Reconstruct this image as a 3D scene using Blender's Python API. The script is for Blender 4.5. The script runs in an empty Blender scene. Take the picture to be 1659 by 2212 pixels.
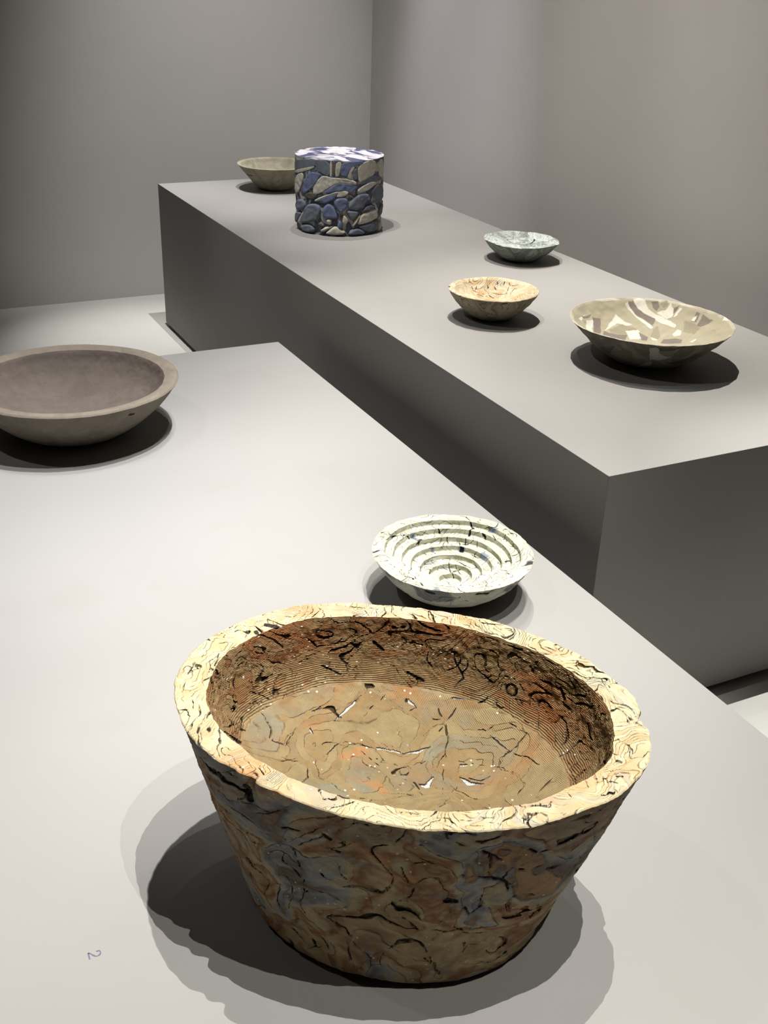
import bpy, math, random
import numpy as np
from mathutils import Matrix, Vector
random.seed(7)
S = bpy.context.scene
COL = S.collection
W, H = 1659, 2212

# ------------------------------------------------------------------ camera
F_PX = 2377.03
def cam_rot(a, b, c):
    Rz = Matrix.Rotation(a, 3, 'Z'); Rx = Matrix.Rotation(b, 3, 'X'); Rr = Matrix.Rotation(c, 3, 'Z')
    return Rz @ Rx @ Rr
cd = bpy.data.cameras.new('camera')
cam = bpy.data.objects.new('camera', cd); COL.objects.link(cam)
cam.matrix_world = Matrix.Translation((-1.28584939, -1.56027454, 1.5278747)) @ cam_rot(-0.46968608, 1.10456798, 0.0340254).to_4x4()
cd.sensor_fit = 'VERTICAL'; cd.sensor_height = 36.0; cd.sensor_width = 27.0
cd.lens = F_PX * 36.0 / H
cd.clip_start = 0.05; cd.clip_end = 60
S.camera = cam

# ------------------------------------------------------------------ world, lamps, exposure
S.view_settings.view_transform = 'Standard'
S.view_settings.look = 'None'
S.view_settings.gamma = 1.0
S.view_settings.use_curve_mapping = False
S.view_settings.exposure = 0.5
wd = bpy.data.worlds.new('world'); S.world = wd; wd.use_nodes = True
wd.node_tree.nodes['Background'].inputs[0].default_value = (0.8, 0.85, 1.0, 1)
wd.node_tree.nodes['Background'].inputs[1].default_value = 0.02

LAMP_Z = 5.66
def spot(name, x, y, tx, ty, tz, power, deg, blend=1.0, col=(1, .95, .87), z=LAMP_Z, rad=0.004):
    l = bpy.data.lights.new(name, 'SPOT'); l.energy = power; l.spot_size = math.radians(deg)
    l.spot_blend = blend; l.color = col; l.shadow_soft_size = rad
    o = bpy.data.objects.new(name, l); COL.objects.link(o)
    o.location = (x, y, z)
    o.rotation_euler = (Vector((tx, ty, tz)) - Vector((x, y, z))).to_track_quat('-Z', 'Y').to_euler()
    return o
HA, HB = 0.462, 0.63
WARM = (1, .975, .90); NEUT = (1, .992, .962); COOL = (.96, .97, 1.0)
# ceiling track over the low plinth
spot('track_spot', -0.05, -2.36, -0.95, -1.00, HA, 380, 33, 1, WARM)
spot('track_spot', -0.16, -1.47, -0.92, -0.80, HA, 860, 32, 1, NEUT)
spot('track_spot', -0.10, -0.31, -0.85, -0.80, HA, 780, 32, 1, WARM)
spot('track_spot', 0.46, 0.16, -0.38, 0.15, HA, 430, 22, 1, NEUT)
spot('track_spot', 0.40, 1.25, -0.42, 0.30, HA, 260, 22, 1, NEUT)
spot('track_spot', 0.35, 1.55, -0.40, 0.35, HA, 170, 22, 1, NEUT)
spot('track_spot', 0.20, 0.52, -0.90, 1.15, HA, 1050, 26, 1, NEUT)
spot('track_spot', 0.00, 1.20, -0.80, 1.15, HA, 260, 28, 1, COOL)
spot('track_spot', -0.12, -0.29, -1.25, 0.30, HA, 620, 25, 1, COOL)  # added fill lamp beside an earlier one, brightens the plinth's left
# ceiling track over the tall plinth
spot('track_spot', 0.72, 2.25, 0.50, 0.66, HB, 1330, 28, 1, (1, .975, .90))
spot('track_spot', 0.92, 3.05, 0.62, 1.70, HB, 420, 25, 1, NEUT)
spot('track_spot', 0.35, 3.50, 0.40, 2.65, HB, 20, 30, 1, NEUT)
spot('track_spot', -1.05, 1.75, 0.42, 2.25, HB + .1, 420, 14, 1, NEUT)
spot('track_spot', 0.50, 0.46, 0.64, -0.42, 0.0, 1500, 15, 1, NEUT)
# the strip of floor on the left and the wall washers by the corner
spot('track_spot', -0.03, 2.92, -0.12, 2.92, 0.0, 900, 17, 1, NEUT)
spot('wall_washer', 0.20, 1.70, 0.58, 3.74, 0.05, 690, 31, 1, (1, 1, .99), z=5.2)
spot('wall_washer', -0.60, 1.50, 1.25, 1.80, -0.15, 560, 34, 1, (1, .945, .91), z=5.2)
spot('wall_washer', 0.00, 2.60, 1.25, 2.88, 0.95, 640, 19, 1, (.95, .90, 1.0), z=5.2)
# added wide fill lamp from the left, brightens the tall plinth's dark side
spot('fill_spot', -3.30, 0.90, 0.00, 0.90, 0.40, 130, 50, 1, NEUT)

# ------------------------------------------------------------------ helpers
def tag(o, label=None, cat=None, group=None, kind=None):
    if label: o['label'] = label
    if cat: o['category'] = cat
    if group: o['group'] = group
    if kind: o['kind'] = kind
    return o
def empty(name, loc, rz=0):
    o = bpy.data.objects.new(name, None); COL.objects.link(o)
    o.location = loc; o.rotation_euler = (0, 0, rz); o.empty_display_size = .1
    return o
def mesh_obj(name, verts, faces, mat, parent=None, smooth=True, attrs=None):
    me = bpy.data.meshes.new(name)
    verts = np.asarray(verts, dtype=np.float32)
    if isinstance(faces, np.ndarray) and faces.ndim == 2:
        n, k = faces.shape
        me.vertices.add(len(verts)); me.vertices.foreach_set('co', verts.ravel())
        me.loops.add(n * k); me.loops.foreach_set('vertex_index', faces.astype(np.int32).ravel())
        me.polygons.add(n)
        me.polygons.foreach_set('loop_start', np.arange(0, n * k, k, dtype=np.int32))
        me.polygons.foreach_set('loop_total', np.full(n, k, dtype=np.int32))
    else:
        me.from_pydata(verts.tolist(), [], faces)
    if attrs:
        for an, av in attrs.items():
            av = np.asarray(av, dtype=np.float32)
            if av.ndim == 1:
                a = me.attributes.new(an, 'FLOAT', 'POINT'); a.data.foreach_set('value', av)
            else:
                a = me.attributes.new(an, 'FLOAT_COLOR', 'POINT')
                c = np.ones((len(av), 4), dtype=np.float32); c[:, :3] = av
                a.data.foreach_set('color', c.ravel())
    me.update(calc_edges=True); me.validate()
    if smooth: me.polygons.foreach_set('use_smooth', np.ones(len(me.polygons), dtype=bool))
    me.materials.append(mat)
    o = bpy.data.objects.new(name, me); COL.objects.link(o)
    if parent: o.parent = parent
    return o

# vectorised gradient noise -------------------------------------------------
_rng = np.random.RandomState(11)
_perm = _rng.permutation(256); _perm = np.concatenate([_perm, _perm, _perm])
_g = _rng.normal(size=(256, 3)); _g /= np.linalg.norm(_g, axis=1)[:, None]
def pnoise(p):
    p = np.asarray(p, dtype=np.float64); i = np.floor(p).astype(int); f = p - i; i &= 255
    u = f * f * f * (f * (f * 6 - 15) + 10); r = 0
    for dx in (0, 1):
        for dy in (0, 1):
            for dz in (0, 1):
                h = _perm[_perm[_perm[(i[:, 0] + dx) & 255] + ((i[:, 1] + dy) & 255)] + ((i[:, 2] + dz) & 255)]
                g = _g[h]
                d = g[:, 0] * (f[:, 0] - dx) + g[:, 1] * (f[:, 1] - dy) + g[:, 2] * (f[:, 2] - dz)
                w = (u[:, 0] if dx else 1 - u[:, 0]) * (u[:, 1] if dy else 1 - u[:, 1]) * (u[:, 2] if dz else 1 - u[:, 2])
                r = r + d * w
    return r
def vnoise(p, f, seed=0.0):
    q = p * f
    return np.stack([pnoise(q + seed), pnoise(q + seed + 31.7), pnoise(q + seed + 73.3)], 1)

# ------------------------------------------------------------------ node helper
class NT:
    def __init__(s, name):
        s.m = bpy.data.materials.new(name); s.m.use_nodes = True
        s.t = s.m.node_tree; s.n = s.t.nodes; s.b = s.n['Principled BSDF']; s.o = s.n['Material Output']
    def lk(s, a, b): s.t.links.new(a, b)
    def put(s, sock, v):
        if isinstance(v, bpy.types.NodeSocket): s.lk(v, sock)
        else: sock.default_value = v
    def coord(s):
        return s.n.new('ShaderNodeTexCoord').outputs['Object']
    def math(s, op, a, b=0.0, c=0.0, clamp=False):
        n = s.n.new('ShaderNodeMath'); n.operation = op; n.use_clamp = clamp
        s.put(n.inputs[0], a); s.put(n.inputs[1], b); s.put(n.inputs[2], c)
        return n.outputs[0]
    def vm(s, op, a, b=(0, 0, 0), sc=None):
        n = s.n.new('ShaderNodeVectorMath'); n.operation = op
        s.put(n.inputs[0], a); s.put(n.inputs[1], b)
        if sc is not None: s.put(n.inputs['Scale'], sc)
        return n.outputs[0]
    def noise(s, v, scale, detail=2, rough=.5, dist=0, col=False, typ='FBM'):
        n = s.n.new('ShaderNodeTexNoise'); s.put(n.inputs['Vector'], v); n.inputs['Scale'].default_value = scale
        n.inputs['Detail'].default_value = detail; n.inputs['Roughness'].default_value = rough; n.inputs['Distortion'].default_value = dist
        return n.outputs['Color' if col else 'Fac']
    def voro(s, v, scale, feat='F1', out='Distance', rnd=1.0):
        n = s.n.new('ShaderNodeTexVoronoi'); n.feature = feat; s.put(n.inputs['Vector'], v); n.inputs['Scale'].default_value = scale
        n.inputs['Randomness'].default_value = rnd
        return n.outputs[out]
    def ramp(s, f, stops, interp='LINEAR'):
        n = s.n.new('ShaderNodeValToRGB'); n.color_ramp.interpolation = interp; s.put(n.inputs[0], f)
        e = n.color_ramp.elements
        while len(e) < len(stops): e.new(.5)
        for el, (p, c) in zip(e, stops):
            el.position = p; el.color = (*c, 1) if len(c) == 3 else c
        return n.outputs[0]
    def mr(s, v, a, b, c=0.0, d=1.0, smooth=False):
        n = s.n.new('ShaderNodeMapRange'); n.clamp = True
        if smooth: n.interpolation_type = 'SMOOTHSTEP'
        s.put(n.inputs[0], v)
        for i, x in enumerate((a, b, c, d)): s.put(n.inputs[i + 1], x)
        return n.outputs[0]
    def mix(s, f, a, b, mode='MIX'):
        n = s.n.new('ShaderNodeMix'); n.data_type = 'RGBA'; n.blend_type = mode
        s.put(n.inputs[0], f)
        for i, x in ((6, a), (7, b)):
            if not isinstance(x, bpy.types.NodeSocket): x = (*x, 1) if len(x) == 3 else x
            s.put(n.inputs[i], x)
        return n.outputs[2]
    def attr(s, name, col=False):
        n = s.n.new('ShaderNodeAttribute'); n.attribute_name = name
        return n.outputs['Color' if col else 'Fac']
    def warp(s, v, layers):
        for sc, amt in layers:
            c = s.noise(v, sc, 1, .5, 0, True)
            d = s.vm('SUBTRACT', c, (.5, .5, .5))
            v = s.vm('ADD', v, s.vm('SCALE', d, (0, 0, 0), amt))
        return v
    def bump(s, h, strength, dist):
        n = s.n.new('ShaderNodeBump'); n.inputs['Strength'].default_value = strength; n.inputs['Distance'].default_value = dist
        s.put(n.inputs['Height'], h); s.lk(n.outputs[0], s.b.inputs['Normal'])
    def disp(s, h, scale):
        n = s.n.new('ShaderNodeDisplacement'); n.inputs['Midlevel'].default_value = 0; s.put(n.inputs['Scale'], scale)
        s.put(n.inputs['Height'], h); s.lk(n.outputs[0], s.o.inputs['Displacement'])
        s.m.displacement_method = 'BOTH'
ALB = 0.66
def lin(r, g, b):
    f = lambda c: ((c / 255 + .055) / 1.055) ** 2.4 if c / 255 > .04045 else c / 255 / 12.92
    return (f(r) * ALB, f(g) * ALB, f(b) * ALB)

def mat_paint(name, base, var=.04, stain=None, rough=.75, fine=900):
    t = NT(name); v = t.coord()
    n = t.noise(v, 1.6, 4, .6)
    k = t.mr(n, .3, .7, 1 - var, 1 + var)
    c = t.vm('SCALE', (*base,), (0, 0, 0), k)
    if stain:
        n2 = t.noise(v, 5.5, 3, .55)
        c = t.mix(t.mr(n2, .52, .75, 0, .35, True), c, stain)
    n3 = t.noise(v, fine, 2, .6)
    t.lk(c, t.b.inputs['Base Color'])
    t.put(t.b.inputs['Roughness'], rough)
    t.b.inputs['Specular IOR Level'].default_value = .25
    t.bump(n3, .08, .0006)
    return t.m

def mat_clay(name, palette, sc=1.0, warp=((6, .06), (18, .02)), stretch=(1, 1, 1), rot=(0, 0, 0), field=7.0, k=16,
             linew=.30, linec=(.02, .018, .015), lineamt=.95, grime=None, grime_amt=.4, groove=None,
             depth=.0015, rough=.85, speck=None, grain=260, crackc=(.015, .013, .012), glint=None, wide=.0, use_col=True,
             coarse=True, patch=None, selw=.6, fdet=.9, crev=None):
    t = NT(name); v0 = t.coord()
    mp = t.n.new('ShaderNodeMapping'); t.lk(v0, mp.inputs[0]); mp.inputs['Scale'].default_value = stretch; mp.inputs['Rotation'].default_value = rot
    v = mp.outputs[0]
    vw = t.warp(v, warp)
    n = t.noise(vw, field, fdet, .42)
    val = t.math('MULTIPLY', n, float(k))
    # hair-lines that swell and thin out
    fr = t.math('FRACT', val)
    tri = t.math('MULTIPLY', t.math('ABSOLUTE', t.math('SUBTRACT', fr, .5)), 2.0)
    wn = t.noise(v, 14 * sc, 3, .6)
    wid = t.mr(wn, .40, .68, wide, linew)
    lo = t.math('SUBTRACT', 1.0, wid)
    line = t.mr(tri, lo, 1.001, 0, 1, True)
    ln2 = t.noise(v, 60 * sc, 2, .6)
    line = t.math('MULTIPLY', line, t.mr(ln2, .38, .52, .15, 1))
    # each layer of clay has its own colour
    cell = t.math('FLOOR', val)
    wnz = t.n.new('ShaderNodeTexWhiteNoise'); wnz.noise_dimensions = '1D'; t.lk(t.math('ADD', cell, 3.3), wnz.inputs['W'])
    sel = wnz.outputs['Value']
    soft = t.noise(vw, 9 * sc, 3, .55)
    sel2 = t.math('ADD', t.math('MULTIPLY', sel, selw), t.mr(soft, .35, .65, 0, 1 - selw))
    c = t.ramp(sel2, palette)
    m = t.noise(v, 40 * sc, 4, .65)
    c = t.mix(1.0, c, t.ramp(m, [(.25, (.78, .78, .78)), (.6, (1, 1, 1)), (.8, (1.0, 1.0, 1.0))]), 'MULTIPLY')
    if patch:
        pc, ps, plo, phi, pa = patch
        c = t.mix(t.mr(t.noise(vw, ps, 2, .5), plo, phi, 0, pa, True), c, pc)
    if use_col:
        ca = t.attr('tint', True); cw = t.attr('tintw')
        c = t.mix(cw, c, ca)
    if grime:
        g = t.noise(v, 6.5 * sc, 4, .6, .6)
        c = t.mix(t.mr(g, .47, .68, 0, grime_amt, True), c, grime)
    if speck:
        sd = t.voro(v, 95 * sc); sm = t.noise(v, 22 * sc, 1)
        sp = t.math('MULTIPLY', t.mr(sd, .10, .16, 1, 0), t.mr(sm, .52, .56, 0, 1))
        c = t.mix(sp, c, speck)
    c = t.mix(t.math('MULTIPLY', line, lineamt), c, linec)
    if crev:
        cf, ck, cwid, ccol = crev
        n2 = t.math('MULTIPLY', t.noise(t.vm('ADD', vw, (3.7, 1.9, 5.1)), cf, 1.2, .5), float(ck))
        tr2 = t.math('MULTIPLY', t.math('ABSOLUTE', t.math('SUBTRACT', t.math('FRACT', n2), .5)), 2.0)
        w2 = t.mr(t.noise(t.vm('ADD', v, (7.3, 2.2, 1.4)), 19 * sc, 3, .62), .47, .66, 0, cwid)
        cv = t.mr(tr2, t.math('SUBTRACT', 1.0, w2), t.math('SUBTRACT', 1.0005, t.math('MULTIPLY', w2, .45)), 0, 1)
        c = t.mix(t.math('MULTIPLY', cv, .95), c, ccol)
    crk = t.attr('crk')
    ck = t.mr(crk, -.18, .16, 0, 1)
    c = t.mix(t.math('MULTIPLY', ck, .97), c, crackc)
    if glint:
        gl = t.attr('glint')
        gk = t.mr(gl, -.1, .5, 0, 1)
        c = t.mix(t.mr(gl, -.5, -.1, 0, .8), c, crackc)
        c = t.mix(t.math('MULTIPLY', gk, .9), c, glint)
        t.put(t.b.inputs['Roughness'], t.mr(gl, -.1, .5, rough, .25))
    else: t.put(t.b.inputs['Roughness'], rough)
    t.lk(c, t.b.inputs['Base Color'])
    t.b.inputs['Specular IOR Level'].default_value = .22
    gn = t.noise(v0, grain, 3, .7)
    h = t.math('MULTIPLY', line, -.55)
    if crev: h = t.math('SUBTRACT', h, t.math('MULTIPLY', cv, 1.6))
    h = t.math('ADD', h, t.math('MULTIPLY', t.math('SUBTRACT', gn, .5), .45))
    h = t.math('ADD', h, t.math('MULTIPLY', t.math('SUBTRACT', m, .5), .9))
    if groove:
        axis, freq, amt = groove
        sx = t.n.new('ShaderNodeSeparateXYZ'); t.lk(t.warp(v0, ((9, .012),)), sx.inputs[0])
        w = t.math('SINE', t.math('MULTIPLY', sx.outputs[axis], float(freq)))
        h = t.math('ADD', h, t.math('MULTIPLY', w, amt))
    h = t.math('SUBTRACT', h, t.math('MULTIPLY', ck, 1.3))
    if glint: h = t.math('SUBTRACT', h, t.math('MULTIPLY', t.mr(gl, -.5, .0, 0, 1), 1.5))
    h = t.math('MULTIPLY', h, t.attr('fade'))
    t.disp(h, depth)
    return t.m

# ------------------------------------------------------------------ room
M_WALL = mat_paint('wall_paint', lin(214, 209, 204), .03, None, .9, 500)
M_FLOOR = mat_paint('floor_coat', lin(212, 210, 203), .03, lin(204, 202, 195), .7, 400)
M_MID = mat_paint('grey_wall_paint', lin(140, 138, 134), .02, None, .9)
M_DARK = mat_paint('dark_wall_paint', lin(46, 45, 44), .02, None, .9)
M_CEIL = mat_paint('ceiling_paint', lin(30, 30, 30), .02, None, .9)
M_PLINTH = mat_paint('plinth_paint', lin(160, 157, 153), .025, lin(157, 150, 147), .62, 1100)
M_PLINTH_A = mat_paint('low_plinth_paint', lin(164, 161, 158), .02, lin(161, 155, 152), .62, 1100)
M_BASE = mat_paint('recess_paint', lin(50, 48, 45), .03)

def box(name, a, b, mat, parent=None, bevel=0):
    (x0, y0, z0), (x1, y1, z1) = a, b
    v = [(x0, y0, z0), (x1, y0, z0), (x1, y1, z0), (x0, y1, z0), (x0, y0, z1), (x1, y0, z1), (x1, y1, z1), (x0, y1, z1)]
    f = [(0, 3, 2, 1), (4, 5, 6, 7), (0, 1, 5, 4), (1, 2, 6, 5), (2, 3, 7, 6), (3, 0, 4, 7)]
    return mesh_obj(name, v, f, mat, parent, False)
XL, XR, YF, YB, ZC = -3.6, 1.2503, -5.2, 3.7422, 6.2
tag(box('floor', (XL - .1, YF - .1, -.1), (XR + .1, YB + .1, 0), M_FLOOR), 'pale grey gallery floor', kind='structure')
tag(box('wall_back', (XL - .1, YB, 0), (XR + .1, YB + .1, ZC), M_WALL), kind='structure')
tag(box('wall_right', (XR, YF - .1, 0), (XR + .1, YB, ZC), M_WALL), kind='structure')
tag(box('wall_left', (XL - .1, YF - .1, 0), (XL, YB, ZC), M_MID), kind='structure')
tag(box('wall_front', (XL, YF - .1, 0), (XR, YF, ZC), M_DARK), kind='structure')
tag(box('ceiling', (XL - .1, YF - .1, ZC), (XR + .1, YB + .1, ZC + .1), M_CEIL), kind='structure')

def panel(name, outer, normal, t, mat, parent):
    """mitred board: outer rectangle, inner one inset by its thickness"""
    o = [Vector(p) for p in outer]; c = sum(o, Vector()) / 4; n = Vector(normal)
    e = .0004
    def inset(p, d):
        q = Vector(p)
        for i in range(3):
            if abs(n[i]) < .5: q[i] += -d if p[i] > c[i] else d
        return q
    l0 = [inset(p, e) for p in o]
    l1 = [inset(p, 0) - n * e for p in o]
    l2 = [inset(p, t - e) - n * t for p in o]
    v = l0 + l1 + l2
    f = [(0, 1, 2, 3), (11, 10, 9, 8)]
    for k in (0, 4):
        for i in range(4):
            j = (i + 1) % 4; f.append((k + i, k + 4 + i, k + 4 + j, k + j))
    return mesh_obj(name, v, f, mat, parent, False)
def plinth(label, x0, x1, y0, y1, h, zb, mat):
    cx, cy = (x0 + x1) / 2, (y0 + y1) / 2
    r = tag(empty('display_plinth', (cx, cy, 0)), label, 'plinth')
    a, b = (x1 - x0) / 2, (y1 - y0) / 2; t = .019
    panel('top_panel', [(-a, -b, h), (a, -b, h), (a, b, h), (-a, b, h)], (0, 0, 1), t, mat, r)
    panel('side_panel', [(-a, b, zb), (-a, -b, zb), (-a, -b, h), (-a, b, h)], (-1, 0, 0), t, mat, r)
    panel('side_panel', [(a, -b, zb), (a, b, zb), (a, b, h), (a, -b, h)], (1, 0, 0), t, mat, r)
    panel('end_panel', [(-a, -b, zb), (a, -b, zb), (a, -b, h), (-a, -b, h)], (0, -1, 0), t, mat, r)
    panel('end_panel', [(a, b, zb), (-a, b, zb), (-a, b, h), (a, b, h)], (0, 1, 0), t, mat, r)
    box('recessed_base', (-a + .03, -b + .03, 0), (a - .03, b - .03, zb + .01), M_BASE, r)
    return r
PB = plinth('tall grey display plinth behind the low one, carrying a marbled drum and four bowls', 0, .9682, 0, 3.2307, HB, .0168, M_PLINTH)
PA = plinth('low pale grey display plinth in front, carrying the big marbled basin', -2.35, -.1169, -2.6, 1.5021, HA, .0168, M_PLINTH_A)

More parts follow.
